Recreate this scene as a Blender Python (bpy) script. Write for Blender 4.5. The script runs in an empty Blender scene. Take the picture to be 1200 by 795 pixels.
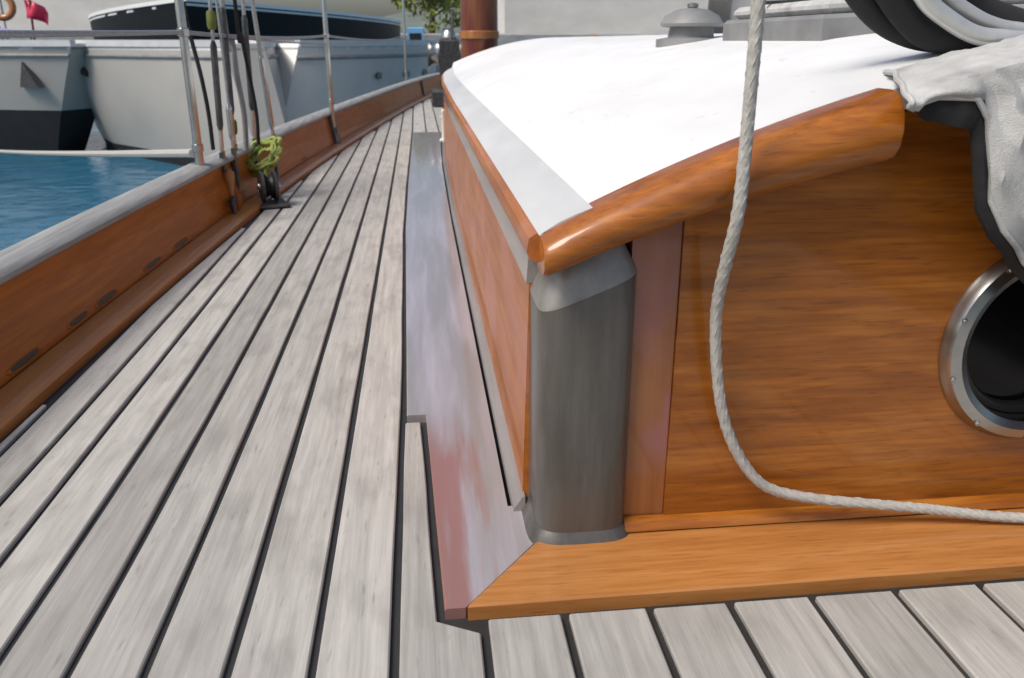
import bpy, bmesh, math, random
from mathutils import Vector, noise, Matrix
random.seed(7)
R = math.radians
S = bpy.context.scene
COL = S.collection

# ------------------------------------------------------------------ camera, sky, sun, exposure
cd = bpy.data.cameras.new('camera'); cam = bpy.data.objects.new('camera', cd); COL.objects.link(cam)
cd.sensor_width = 36.0; cd.lens = 28.8; cd.clip_start = 0.02; cd.clip_end = 2000
cam.location = (0, 0, 0.5)
cam.rotation_euler = (R(90 - 20.03), 0, R(-6.31))
cd.dof.use_dof = True; cd.dof.focus_distance = 1.0; cd.dof.aperture_fstop = 11
S.camera = cam

SUN_EL, SUN_AZ = 54.0, -118.0        # azimuth measured from +Y (the bow) towards +X
w = bpy.data.worlds.new('World'); S.world = w; w.use_nodes = True
nt = w.node_tree; bg = nt.nodes['Background']
sky = nt.nodes.new('ShaderNodeTexSky'); sky.sky_type = 'NISHITA'; sky.sun_disc = False
sky.sun_elevation = R(SUN_EL); sky.sun_rotation = R(SUN_AZ)
sky.air_density = 1.0; sky.dust_density = 3.5; sky.ozone_density = 1.0
nt.links.new(sky.outputs[0], bg.inputs[0]); bg.inputs[1].default_value = 0.065
sd = bpy.data.lights.new('sun', 'SUN'); sun = bpy.data.objects.new('sun', sd); COL.objects.link(sun)
sd.energy = 1.5; sd.angle = R(26); sd.color = (1.0, 0.955, 0.885)
dv = Vector((math.sin(R(SUN_AZ)) * math.cos(R(SUN_EL)), math.cos(R(SUN_AZ)) * math.cos(R(SUN_EL)), math.sin(R(SUN_EL))))
sun.rotation_euler = dv.to_track_quat('Z', 'Y').to_euler()
S.view_settings.view_transform = 'Standard'; S.view_settings.look = 'None'
S.view_settings.exposure = 1.0; S.view_settings.gamma = 1

# ------------------------------------------------------------------ materials
def mat(name, base, rough=0.5, metal=0.0, var=0.0, scale=(8, 8, 8), rnd=0.0, coat=0.0, bump=0.0, bscale=60.0, col2=None, contrast=(0.35, 0.65), spec=0.5, detail=5.0):
    m = bpy.data.materials.new(name); m.use_nodes = True
    t = m.node_tree; b = t.nodes['Principled BSDF']
    b.inputs['Roughness'].default_value = rough; b.inputs['Metallic'].default_value = metal
    b.inputs['Coat Weight'].default_value = coat; b.inputs['Coat Roughness'].default_value = 0.07
    b.inputs['Specular IOR Level'].default_value = spec
    tc = t.nodes.new('ShaderNodeTexCoord'); mp = t.nodes.new('ShaderNodeMapping'); mp.inputs['Scale'].default_value = scale
    t.links.new(tc.outputs['Object'], mp.inputs['Vector'])
    oi = t.nodes.new('ShaderNodeObjectInfo')
    add = t.nodes.new('ShaderNodeVectorMath'); add.operation = 'ADD'
    mul = t.nodes.new('ShaderNodeMath'); mul.operation = 'MULTIPLY'; mul.inputs[1].default_value = 37.0
    t.links.new(oi.outputs['Random'], mul.inputs[0])
    t.links.new(mp.outputs[0], add.inputs[0]); t.links.new(mul.outputs[0], add.inputs[1])
    n = t.nodes.new('ShaderNodeTexNoise'); n.inputs['Scale'].default_value = 1.0; n.inputs['Detail'].default_value = detail; n.inputs['Roughness'].default_value = 0.62
    t.links.new(add.outputs[0], n.inputs['Vector'])
    cr = t.nodes.new('ShaderNodeValToRGB')
    c2 = col2 if col2 else tuple(c * (1 - var) for c in base)
    cr.color_ramp.elements[0].position = contrast[0]; cr.color_ramp.elements[1].position = contrast[1]
    cr.color_ramp.elements[0].color = (*c2, 1); cr.color_ramp.elements[1].color = (*base, 1)
    t.links.new(n.outputs['Fac'], cr.inputs[0])
    out = cr.outputs[0]
    if rnd:
        hs = t.nodes.new('ShaderNodeHueSaturation')
        mr = t.nodes.new('ShaderNodeMapRange'); mr.inputs[3].default_value = 1 - rnd; mr.inputs[4].default_value = 1 + rnd
        t.links.new(oi.outputs['Random'], mr.inputs[0]); t.links.new(mr.outputs[0], hs.inputs['Value']); t.links.new(out, hs.inputs['Color'])
        out = hs.outputs[0]
    t.links.new(out, b.inputs['Base Color'])
    if bump:
        n2 = t.nodes.new('ShaderNodeTexNoise'); n2.inputs['Scale'].default_value = bscale; n2.inputs['Detail'].default_value = 4
        mp2 = t.nodes.new('ShaderNodeMapping'); mp2.inputs['Scale'].default_value = tuple(s / max(scale) for s in scale)
        t.links.new(tc.outputs['Object'], mp2.inputs[0]); t.links.new(mp2.outputs[0], n2.inputs['Vector'])
        bp = t.nodes.new('ShaderNodeBump'); bp.inputs['Strength'].default_value = bump; bp.inputs['Distance'].default_value = 0.003
        t.links.new(n2.outputs['Fac'], bp.inputs['Height']); t.links.new(bp.outputs[0], b.inputs['Normal'])
    m['out'] = 1
    return m

def overlay(m, col, scale, lo, hi, amount=1.0, detail=4.0):
    """second, larger mottling (wear, bleaching) mixed over the base colour"""
    t = m.node_tree; b = t.nodes['Principled BSDF']
    src = b.inputs['Base Color'].links[0].from_socket
    tc = next(n for n in t.nodes if n.type == 'TEX_COORD')
    mp = t.nodes.new('ShaderNodeMapping'); mp.inputs['Scale'].default_value = scale; t.links.new(tc.outputs['Object'], mp.inputs[0])
    oi = next(n for n in t.nodes if n.type == 'OBJECT_INFO')
    mu = t.nodes.new('ShaderNodeMath'); mu.operation = 'MULTIPLY'; mu.inputs[1].default_value = 91.0; t.links.new(oi.outputs['Random'], mu.inputs[0])
    ad = t.nodes.new('ShaderNodeVectorMath'); ad.operation = 'ADD'; t.links.new(mp.outputs[0], ad.inputs[0]); t.links.new(mu.outputs[0], ad.inputs[1])
    n = t.nodes.new('ShaderNodeTexNoise'); n.inputs['Scale'].default_value = 1; n.inputs['Detail'].default_value = detail; t.links.new(ad.outputs[0], n.inputs['Vector'])
    mr = t.nodes.new('ShaderNodeMapRange'); mr.inputs[1].default_value = lo; mr.inputs[2].default_value = hi; mr.inputs[4].default_value = amount
    t.links.new(n.outputs['Fac'], mr.inputs[0])
    mx = t.nodes.new('ShaderNodeMix'); mx.data_type = 'RGBA'; t.links.new(mr.outputs[0], mx.inputs[0])
    t.links.new(src, mx.inputs[6]); mx.inputs[7].default_value = (*col, 1)
    t.links.new(mx.outputs[2], b.inputs['Base Color'])
    return m

M = {}
M['teak'] = overlay(mat('weathered_teak', (0.47, 0.45, 0.415), 0.75, var=0.32, scale=(105, 6, 60), rnd=0.17, bump=0.55, bscale=90, contrast=(0.28, 0.7)), (0.24, 0.225, 0.205), (22, 9, 9), 0.5, 0.72, 0.6)
overlay(M['teak'], (0.15, 0.14, 0.125), (160, 26, 40), 0.64, 0.74, 0.4)
M['caulk'] = mat('black_caulk', (0.028, 0.027, 0.026), 0.6, var=0.3, scale=(30, 30, 30), bump=0.2)
M['varnish'] = mat('varnished_mahogany', (0.46, 0.150, 0.013), 0.38, scale=(4.5, 60, 70), coat=0.55, spec=0.3, col2=(0.19, 0.052, 0.005), contrast=(0.3, 0.7), detail=8)
overlay(M['varnish'], (0.47, 0.18, 0.032), (6, 6, 22), 0.52, 0.66, 0.6)
overlay(M['varnish'], (0.24, 0.066, 0.006), (14, 210, 230), 0.42, 0.66, 0.6, 6.0)
overlay(M['varnish'], (0.09, 0.024, 0.003), (30, 340, 330), 0.60, 0.70, 0.35, 2.0)
M['varnish_side'] = mat('varnished_mahogany_side', (0.50, 0.175, 0.03), 0.45, scale=(60, 3.2, 50), coat=0.28, spec=0.2, col2=(0.30, 0.09, 0.014), detail=8, contrast=(0.3, 0.7))
overlay(M['varnish_side'], (0.30, 0.09, 0.014), (200, 12, 210), 0.45, 0.66, 0.5, 6.0)
overlay(M['varnish_side'], (0.46, 0.19, 0.12), (9, 5, 7), 0.48, 0.62, 0.6)
M['bulwark'] = mat('varnished_bulwark', (0.46, 0.145, 0.013), 0.5, scale=(50, 2.4, 60), coat=0.15, spec=0.18, detail=8, col2=(0.27, 0.075, 0.006), contrast=(0.3, 0.7))
overlay(M['bulwark'], (0.24, 0.064, 0.005), (150, 8, 190), 0.45, 0.66, 0.5, 6.0)
M['ledge'] = mat('varnished_waterway', (0.50, 0.215, 0.055), 0.45, scale=(40, 3, 30), coat=0.35, spec=0.3, col2=(0.36, 0.135, 0.028), contrast=(0.3, 0.7))
M['stile'] = overlay(mat('varnished_stile', (0.36, 0.135, 0.04), 0.4, scale=(46, 40, 3.5), coat=0.7, col2=(0.22, 0.07, 0.016), contrast=(0.3, 0.7)), (0.30, 0.11, 0.10), (14, 14, 8), 0.48, 0.6, 0.8)
M['sill'] = overlay(mat('varnished_sill', (0.50, 0.22, 0.065), 0.4, scale=(4.0, 64, 40), coat=0.7, spec=0.3, col2=(0.35, 0.135, 0.032), contrast=(0.3, 0.7), detail=8), (0.13, 0.035, 0.004), (26, 330, 330), 0.60, 0.70, 0.35, 2.0)
overlay(M['sill'], (0.33, 0.115, 0.022), (12, 200, 160), 0.45, 0.66, 0.55, 6.0)
M['margin'] = overlay(mat('bleached_margin_board', (0.40, 0.375, 0.42), 0.3, scale=(60, 3.0, 30), coat=0.9, col2=(0.29, 0.27, 0.285), contrast=(0.3, 0.7)), (0.25, 0.235, 0.225), (26, 2.2, 9), 0.46, 0.62, 0.8)  # grey-lilac is the sky's reflection on the varnish, painted into the colour
def reflection_gap(m, col, x_hi, y_hi):
    """varnish that has kept its red-brown colour at the worn after end of a board"""
    t = m.node_tree; b = t.nodes['Principled BSDF']; src = b.inputs['Base Color'].links[0].from_socket
    tc = next(n for n in t.nodes if n.type == 'TEX_COORD'); sp = t.nodes.new('ShaderNodeSeparateXYZ'); t.links.new(tc.outputs['Object'], sp.inputs[0])
    n = t.nodes.new('ShaderNodeTexNoise'); mp = t.nodes.new('ShaderNodeMapping'); mp.inputs['Scale'].default_value = (60, 5, 9); t.links.new(tc.outputs['Object'], mp.inputs[0]); t.links.new(mp.outputs[0], n.inputs['Vector']); n.inputs['Scale'].default_value = 1; n.inputs['Detail'].default_value = 5
    def M2(op, a, b_):
        q = t.nodes.new('ShaderNodeMath'); q.operation = op
        for k, v in ((0, a), (1, b_)):
            if isinstance(v, (int, float)): q.inputs[k].default_value = v
            else: t.links.new(v, q.inputs[k])
        return q.outputs[0]
    w1 = M2('ADD', n.outputs['Fac'], -0.5)
    fx = M2('ADD', M2('MULTIPLY', M2('SUBTRACT', x_hi, sp.outputs[0]), 28.0), M2('MULTIPLY', w1, 3.6))
    fy = M2('ADD', M2('MULTIPLY', M2('SUBTRACT', y_hi, sp.outputs[1]), 7.0), M2('MULTIPLY', w1, 1.5))
    c1 = M2('MINIMUM', M2('MAXIMUM', fx, 0.0), 1.0); c2 = M2('MINIMUM', M2('MAXIMUM', fy, 0.0), 1.0)
    f = M2('MULTIPLY', M2('MULTIPLY', c1, c2), 0.8)
    mx = t.nodes.new('ShaderNodeMix'); mx.data_type = 'RGBA'; t.links.new(f, mx.inputs[0]); t.links.new(src, mx.inputs[6]); mx.inputs[7].default_value = (*col, 1)
    t.links.new(mx.outputs[2], b.inputs['Base Color'])
reflection_gap(M['margin'], (0.27, 0.105, 0.078), 0.056, 1.06)
M['grey_strake'] = mat('grey_varnish_strake', (0.33, 0.29, 0.27), 0.3, scale=(40, 3, 30), coat=0.8, var=0.3)  # warm grey paints in the sky reflected along upper band and base moulding
M['post'] = overlay(mat('grey_metal_corner', (0.155, 0.145, 0.13), 0.4, metal=0.3, var=0.4, scale=(34, 34, 4), bump=0.15, coat=0.3), (0.085, 0.075, 0.062), (30, 30, 14), 0.5, 0.68, 0.6)
M['post_pale'] = mat('pale_metal_cap', (0.32, 0.305, 0.28), 0.42, metal=0.35, var=0.3, scale=(30, 30, 30), bump=0.1)  # lighter post colour, paints in the sky shine on the bevelled head
M['white'] = overlay(mat('white_deck_paint', (0.80, 0.795, 0.78), 0.5, var=0.07, scale=(9, 9, 9), bump=0.12, bscale=420), (0.58, 0.575, 0.56), (5, 1.6, 5), 0.50, 0.74, 0.5)
overlay(M['white'], (0.42, 0.41, 0.39), (55, 30, 40), 0.66, 0.74, 0.45)
M['nosing'] = mat('pale_grey_paint', (0.60, 0.60, 0.59), 0.4, var=0.12, scale=(14, 5, 14), bump=0.1)
M['cap'] = mat('silvered_teak_cap', (0.34, 0.335, 0.32), 0.6, var=0.4, scale=(70, 4, 50), bump=0.4, bscale=90)
M['steel'] = mat('stainless_steel', (0.50, 0.50, 0.49), 0.26, metal=1.0, var=0.2, scale=(20, 20, 20))
M['dark_metal'] = mat('dark_galvanised', (0.10, 0.10, 0.10), 0.45, metal=0.6, var=0.5, scale=(40, 40, 40), bump=0.3)
M['black'] = mat('black_plastic', (0.018, 0.018, 0.018), 0.4, var=0.3)
M['wire'] = mat('wire_rope', (0.42, 0.42, 0.41), 0.4, metal=0.7, var=0.4, scale=(200, 200, 200))
M['glass'] = mat('black_glass', (0.004, 0.004, 0.005), 0.12, var=0.0, spec=0.18)
M['canvas'] = overlay(mat('grey_canvas', (0.54, 0.535, 0.515), 0.9, var=0.25, scale=(38, 38, 38), bump=0.45, bscale=800, contrast=(0.3, 0.65)), (0.22, 0.22, 0.215), (13, 13, 17), 0.55, 0.7, 0.6)
M['black_cloth'] = mat('black_cloth', (0.02, 0.02, 0.021), 0.9, var=0.4, bump=0.5)
M['bow_tube'] = mat('pale_tube', (0.60, 0.60, 0.58), 0.35, metal=0.4, var=0.2, scale=(20, 20, 20))
M['red'] = mat('red_vinyl', (0.62, 0.03, 0.09), 0.4, var=0.2)
M['orange'] = mat('orange_wood', (0.42, 0.16, 0.045), 0.4, var=0.35, scale=(30, 30, 6), coat=0.6)
M['maroon'] = mat('dark_red_varnish', (0.10, 0.012, 0.014), 0.35, scale=(24, 24, 3), coat=0.7, col2=(0.17, 0.05, 0.01), contrast=(0.4, 0.6))
M['lavender'] = mat('lavender_cloth', (0.36, 0.31, 0.62), 0.7, var=0.2)
M['blue'] = mat('light_blue_paint', (0.20, 0.46, 0.75), 0.45, var=0.15)
M['yacht_hull'] = overlay(mat('grey_topsides', (0.48, 0.46, 0.42), 0.4, var=0.08, scale=(1, 1, 1), coat=0.3), (0.27, 0.26, 0.24), (2.5, 1.2, 0.9), 0.5, 0.75, 0.5)
M['yacht_hull_pale'] = overlay(mat('pale_topsides', (0.36, 0.345, 0.315), 0.4, var=0.08, scale=(1, 1, 1), coat=0.3), (0.25, 0.24, 0.22), (2.5, 1.2, 0.9), 0.5, 0.75, 0.5)
M['dark_hull'] = mat('black_topsides', (0.010, 0.010, 0.010), 0.5, var=0.3, spec=0.2)
M['antifoul'] = mat('black_antifouling', (0.012, 0.012, 0.013), 0.7, var=0.4)
M['gunwale'] = mat('white_gunwale', (0.80, 0.80, 0.78), 0.4, var=0.05)
M['concrete'] = mat('quay_concrete', (0.38, 0.375, 0.36), 0.85, var=0.3, scale=(1.5, 1.5, 3), bump=0.3, bscale=20)
M['plaster'] = mat('pale_plaster', (0.62, 0.61, 0.58), 0.8, var=0.14, scale=(0.5, 0.5, 1.2))
M['hatch'] = mat('grey_hatch_paint', (0.26, 0.26, 0.255), 0.5, var=0.3, scale=(12, 12, 12))
M['roof_tile'] = mat('roof_tile', (0.32, 0.13, 0.07), 0.8, var=0.4, scale=(4, 4, 4))
M['leaf'] = mat('leaf', (0.22, 0.26, 0.05), 0.6, rnd=0.0, scale=(0.8, 0.8, 0.8), col2=(0.09, 0.12, 0.02))
M['bark'] = mat('bark', (0.12, 0.085, 0.06), 0.9, var=0.5, scale=(8, 8, 2), bump=0.6)
M['rope'] = mat('grey_rope', (0.45, 0.435, 0.395), 0.8, var=0.3, scale=(140, 140, 140), contrast=(0.3, 0.6))
M['lime_rope'] = mat('yellow_green_rope', (0.34, 0.40, 0.09), 0.8, var=0.45, scale=(110, 110, 110))
M['olive'] = mat('olive_tape', (0.13, 0.15, 0.025), 0.75, var=0.3, scale=(60, 60, 60))
M['hill'] = mat('hazy_hill', (0.16, 0.19, 0.17), 0.95, var=0.4, scale=(0.05, 0.05, 0.1))
M['window'] = mat('smoked_window', (0.02, 0.022, 0.025), 0.08, coat=0.4)
# water
mw = bpy.data.materials.new('harbour_water'); mw.use_nodes = True; t = mw.node_tree; b = t.nodes['Principled BSDF']
b.inputs['Base Color'].default_value = (0.036, 0.14, 0.23, 1); b.inputs['Roughness'].default_value = 0.02; b.inputs['IOR'].default_value = 1.33
tc = t.nodes.new('ShaderNodeTexCoord'); n1 = t.nodes.new('ShaderNodeTexNoise'); n1.inputs['Scale'].default_value = 3.2; n1.inputs['Detail'].default_value = 6; n1.inputs['Distortion'].default_value = 0.6
t.links.new(tc.outputs['Object'], n1.inputs['Vector'])
bp = t.nodes.new('ShaderNodeBump'); bp.inputs['Strength'].default_value = 0.5; bp.inputs['Distance'].default_value = 0.06
t.links.new(n1.outputs['Fac'], bp.inputs['Height']); t.links.new(bp.outputs[0], b.inputs['Normal'])
M['water'] = mw

# ------------------------------------------------------------------ mesh helpers
def link(name, me, parent=None, smooth=False):
    o = bpy.data.objects.new(name, me); COL.objects.link(o)
    if parent: o.parent = parent
    if smooth:
        for p in me.polygons: p.use_smooth = True
    return o
class MB:
    def __init__(s): s.b = bmesh.new()
    def face(s, pts):
        vs = [s.b.verts.new(p) for p in pts]
        return s.b.faces.new(vs)
    def rings(s, rings, closed=True, caps=True):
        """skin between successive rings of points"""
        vr = [[s.b.verts.new(p) for p in r] for r in rings]
        n = len(vr[0])
        for i in range(len(vr) - 1):
            for j in range(n if closed else n - 1):
                k = (j + 1) % n
                try: s.b.faces.new((vr[i][j], vr[i][k], vr[i + 1][k], vr[i + 1][j]))
                except ValueError: pass
        if caps and closed:
            s.b.faces.new(list(reversed(vr[0]))); s.b.faces.new(vr[-1])
        return s
    def box(s, x0, x1, y0, y1, z0, z1, c=0.0):
        if c <= 0:
            s.rings([[(x0, y0, z0), (x1, y0, z0), (x1, y1, z0), (x0, y1, z0)], [(x0, y0, z1), (x1, y0, z1), (x1, y1, z1), (x0, y1, z1)]])
        else:
            r = lambda d, z: [(x0 + d, y0 + d, z), (x1 - d, y0 + d, z), (x1 - d, y1 - d, z), (x0 + d, y1 - d, z)]
            s.rings([r(c, z0), r(0, z0 + c), r(0, z1 - c), r(c, z1)])
        return s
    def tube(s, pts, r, n=10, caps=True):
        pts = [Vector(p) for p in pts]
        rr = r if isinstance(r, (list, tuple)) else [r] * len(pts)
        rings = []; prev = None
        for i, p in enumerate(pts):
            d = (pts[min(i + 1, len(pts) - 1)] - pts[max(i - 1, 0)]).normalized()
            if prev is None:
                a = Vector((0, 0, 1)) if abs(d.z) < 0.9 else Vector((1, 0, 0))
                u = d.cross(a).normalized()
            else:
                u = (prev - d * prev.dot(d)).normalized()
            prev = u; v = d.cross(u)
            rings.append([p + (u * math.cos(q) + v * math.sin(q)) * rr[i] for q in (2 * math.pi * k / n for k in range(n))])
        return s.rings(rings, True, caps)
    def lathe(s, prof, c=(0, 0, 0), n=20, axis='z', caps=True):
        rings = []
        for r, h in prof:
            ring = []
            for k in range(n):
                q = 2 * math.pi * k / n
                a, b_ = r * math.cos(q), r * math.sin(q)
                if axis == 'z': v = (c[0] + a, c[1] + b_, c[2] + h)
                elif axis == 'y': v = (c[0] + a, c[1] + h, c[2] + b_)
                else: v = (c[0] + h, c[1] + a, c[2] + b_)
                ring.append(v)
            rings.append(ring)
        return s.rings(rings, True, caps)
    def build(s, name, m, parent=None, smooth=False, merge=True):
        if merge: bmesh.ops.remove_doubles(s.b, verts=s.b.verts, dist=1e-6)
        bmesh.ops.recalc_face_normals(s.b, faces=s.b.faces)
        me = bpy.data.meshes.new(name); s.b.to_mesh(me); s.b.free()
        me.materials.append(M[m] if isinstance(m, str) else m)
        o = link(name, me, parent)
        if smooth:
            for p in me.polygons: p.use_smooth = True
            me.set_sharp_from_angle(angle=R(42))
        return o
def tag(o, label=None, cat=None, group=None, kind=None):
    if label: o['label'] = label
    if cat: o['category'] = cat
    if group: o['group'] = group
    if kind: o['kind'] = kind
    return o
def empty(name, loc=(0, 0, 0), rz=0.0):
    o = bpy.data.objects.new(name, None); COL.objects.link(o); o.location = loc; o.rotation_euler.z = rz; o.empty_display_size = 0.1
    return o
def kids(o): return [c for c in COL.objects if c.parent == o]
def copy_tree(o, parent=None):
    c = o.copy(); COL.objects.link(c)
    if parent: c.parent = parent
    for ch in kids(o): copy_tree(ch, c)
    return c
def lerp(tab, x):
    if x <= tab[0][0]: return tab[0][1]
    for (a, fa), (b_, fb) in zip(tab, tab[1:]):
        if x <= b_:
            u = (x - a) / (b_ - a); return fa + (fb - fa) * u
    return tab[-1][1]
def smooth_path(pts, n=8):
    P = [Vector(p) for p in pts]; P = [P[0] * 2 - P[1]] + P + [P[-1] * 2 - P[-2]]
    out = []
    for i in range(1, len(P) - 2):
        for k in range(n):
            u = k / n; a, b_, c, d = P[i - 1:i + 3]
            out.append(0.5 * ((2 * b_) + (c - a) * u + (2 * a - 5 * b_ + 4 * c - d) * u * u + (3 * b_ - a - 3 * c + d) * u ** 3))
    out.append(P[-2]); return out
def nz(x, y, z): return noise.noise(Vector((x, y, z)))

# ------------------------------------------------------------------ own yacht: deck and planks
BW = [(-2.0, -0.640), (0.6, -0.637), (1.2, -0.628), (2.2, -0.585), (3.3, -0.515), (4.9, -0.345), (6.9, -0.10), (8.8, 0.18), (9.8, 0.42)]   # inner foot of the bulwark
def bw(y):   # smoothed
    return sum(lerp(BW, y + d) for d in (-0.5, -0.25, 0, 0.25, 0.5)) / 5
CB = 0.060     # width of the varnished waterway at its foot
MARG = [(0.612, 0.0075), (1.052, -0.0055), (1.0521, -0.032), (2.28, -0.047), (3.09, -0.046), (3.95, -0.040), (4.9, -0.034), (5.4, -0.034)]
def marg(y): return lerp(MARG, y)

deck = empty('deck'); tag(deck, kind='structure')
m = MB(); m.box(-0.72, 2.7, -2.0, 0.4, -0.06, -0.006); 
dk = m.build('caulking_bed', 'caulk', deck)
m = MB()
ys = [0.4 + 0.5 * i for i in range(19)]
m.rings([[(bw(y) - 0.06, y, -0.06), (2.7 - max(0, y - 4) * 0.25, y, -0.06), (2.7 - max(0, y - 4) * 0.25, y, -0.006), (bw(y) - 0.06, y, -0.006)] for y in ys])
m.build('caulking_bed', 'caulk', deck)
G = 0.0082
SE = [-0.735, -0.672, -0.610, -0.552, -0.496, -0.442, -0.376, -0.311, -0.247, -0.178, -0.107, -0.038, 0.042, 0.117, 0.198, 0.276, 0.357, 0.442, 0.529, 0.615, 0.70, 0.79, 0.88, 0.97]
YA, YC = -0.6, 0.6205
def plank(name, spans):
    """spans: list of (y, xl, xr) from aft to forward"""
    c = 0.0014; d = 0.022; rings = []
    z = random.uniform(-0.0006, 0.0006)
    sd_ = random.random() * 50
    for y, a, b_ in spans:
        a += 0.0011 * nz(y * 5, sd_, 0); b_ += 0.0011 * nz(y * 5, sd_, 9)
        rings.append([(a, y, -d), (b_, y, -d), (b_, y, z - c), (b_ - c, y, z), (a + c, y, z), (a, y, z - c)])
    m = MB(); m.rings(rings); return m.build(name, 'teak', deck)
for i in range(len(SE) - 1):
    L, Rr = SE[i] + G / 2, SE[i + 1] - G / 2
    sp = []; y = YA
    while y < 9.4:
        a = max(L, bw(y) + CB + 0.002); b_ = Rr
        if i >= 12 and y > YC: 
            pass
        if y > YC + 1e-6 and i < 12: b_ = min(b_, marg(y) - 0.0080)
        if y > 4.9: b_ = Rr
        if i >= 11 and y > YC - 0.001 and y < 4.9:
            if i == 11:
                b_ = min(Rr, marg(y) - 0.0080)
                if y > 1.045: break
            else: break
        if b_ - a > 0.006: sp.append((y, a, b_))
        elif sp: break
        y = round(y + (0.02 if 0.5 < y < 1.15 else 0.12), 4)
    if len(sp) > 1:
        if i >= 12: sp.append((0.6165, sp[-1][1], sp[-1][2]))
        plank('plank', sp)
# short planks over the foredeck beyond the cabin
for i in range(11, len(SE) - 1):
    L, Rr = SE[i] + G / 2, SE[i + 1] - G / 2; sp = []; y = 4.865
    while y < 9.6:
        a = max(L, bw(y) + CB)
        if Rr - a > 0.006: sp.append((y, a, Rr))
        y += 0.3
    if len(sp) > 1: plank('plank', sp)

# ------------------------------------------------------------------ bulwark with cap rail and waterway
bul = empty('bulwark', (0, 0, 0)); tag(bul, 'varnished orange brown bulwark with silver cap rail along the deck edge', 'bulwark')
ys = [-1.2 + 0.2 * i for i in range(54)]
H = 0.150
def capx(y): return bw(y) - 0.022
m = MB(); m.rings([[(bw(y), y, 0.002), (bw(y) - 0.028, y, H), (bw(y) - 0.070, y, H), (bw(y) - 0.06, y, 0.002)] for y in ys]); m.build('panel', 'bulwark', bul, True)
def capring(y):
    a = bw(y) - 0.028; r = 0.014
    pts = [(a + 0.010, H + 0.001), (a + 0.016, H + 0.006), (a + 0.016, H + 0.014), (a + 0.009, H + 0.021), (a - 0.022, H + 0.0235), (a - 0.055, H + 0.021), (a - 0.064, H + 0.013), (a - 0.064, H + 0.005), (a - 0.058, H + 0.001)]
    return [(x, y, z) for x, z in pts]
m = MB(); m.rings([capring(y) for y in ys]); m.build('cap_rail', 'cap', bul, True)
m = MB(); m.rings([[(bw(y) + CB - 0.0065, y, -0.02), (bw(y) + CB - 0.0065, y, 0.010), (bw(y) + CB - 0.0115, y, 0.0145), (bw(y) + 0.001, y, 0.020), (bw(y) + 0.001, y, -0.02)] for y in ys]); m.build('waterway', 'ledge', bul, True)
# dark lipped slots added in place of reflections low on the inner face
for y0 in (0.62, 0.86, 1.13, 1.27, 1.47, 1.60, 1.86, 2.06, 3.0, 3.6, 4.3):
    L = 0.040 + 0.016 * random.random()
    f = lambda a, rr, o: (bw(y0 + L * rr * math.cos(a)) - 0.028 * (0.030 + 0.0055 * rr * math.copysign(abs(math.sin(a)) ** 0.6, math.sin(a))) / H + o, y0 + (L * rr) * math.copysign(abs(math.cos(a)) ** 0.7, math.cos(a)), 0.030 + 0.0055 * rr * math.copysign(abs(math.sin(a)) ** 0.6, math.sin(a)))
    A = [2 * math.pi * k / 20 for k in range(20)]
    m = MB(); m.rings([[f(a, 1.16, -0.003) for a in A], [f(a, 1.16, 0.001) for a in A], [f(a, 1.04, 0.0022) for a in A], [f(a, 0.9, 0.001) for a in A], [f(a, 0.86, -0.003) for a in A]], True, False)
    sc = m.build('scupper', 'bulwark', bul, True)
    m = MB(); m.rings([[f(a, 0.89, 0.0006) for a in A], [f(a, 0.89, -0.003) for a in A]]); m.build('scupper_hole', 'black', sc)
# dark iron brackets where the stanchions brace the bulwark
for yb in (4.28, 8.0):
    m = MB(); m.rings([[(bw(yb - 0.05) + 0.012, yb - 0.06, 0.016), (bw(yb + 0.05) + 0.012, yb + 0.05, 0.016), (bw(yb + 0.05) - 0.012, yb + 0.05, H - 0.004), (bw(yb - 0.05) - 0.012, yb - 0.06, H - 0.004)],
                       [(bw(yb - 0.05) - 0.004, yb - 0.06, 0.016), (bw(yb + 0.05) - 0.004, yb + 0.05, 0.016), (bw(yb + 0.05) - 0.032, yb + 0.05, H - 0.004), (bw(yb - 0.05) - 0.032, yb - 0.06, H - 0.004)]])
    m.build('bracket', 'dark_metal', bul)
# own hull side under the bulwark
m = MB(); m.rings([[(bw(y) - 0.066, y, 0.06), (bw(y) - 0.06, y, -0.9), (bw(y) - 0.04, y, -0.9), (bw(y) - 0.058, y, 0.06)] for y in ys])
tag(m.build('hull_side', 'gunwale', None), kind='structure')

# ------------------------------------------------------------------ stanchions and lifelines
SX = [(-0.612, 2.40), (-0.425, 4.26), (-0.098, 7.98)]
def make_stanchion():
    r = empty('stanchion')
    MB().lathe([(0.0125, 0.03), (0.012, 0.30), (0.0115, 0.85), (0.009, 0.862), (0.002, 0.865)], n=14).build('post', 'steel', r, True)
    s = MB().lathe([(0.034, 0.0), (0.034, 0.006), (0.019, 0.012), (0.0175, 0.075), (0.015, 0.078)], n=16).build('base', 'dark_metal', r, True)
    MB().tube([(-0.02, 0, 0.125), (0, 0, 0.125)], 0.007, 8).build('strut', 'dark_metal', r, True)
    for z in (0.205, 0.505): MB().lathe([(0.0115, z - 0.011), (0.0155, z - 0.009), (0.0155, z + 0.009), (0.0115, z + 0.011)], n=14).build('collar', 'steel', r, True)
    return r
st0 = make_stanchion()
SL = ['steel stanchion nearest on the left, on the waterway in front of the shrouds', 'slim steel stanchion midway along the bulwark, beyond the green rope coil', 'farthest steel stanchion at the bow end of the bulwark, beside the windlass']
for i, (x, y) in enumerate(SX):
    o = st0 if i == 0 else copy_tree(st0)
    o.location = (x, y, 0.015); tag(o, SL[i], 'stanchion', 'stanchions carrying the lifelines')
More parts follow.
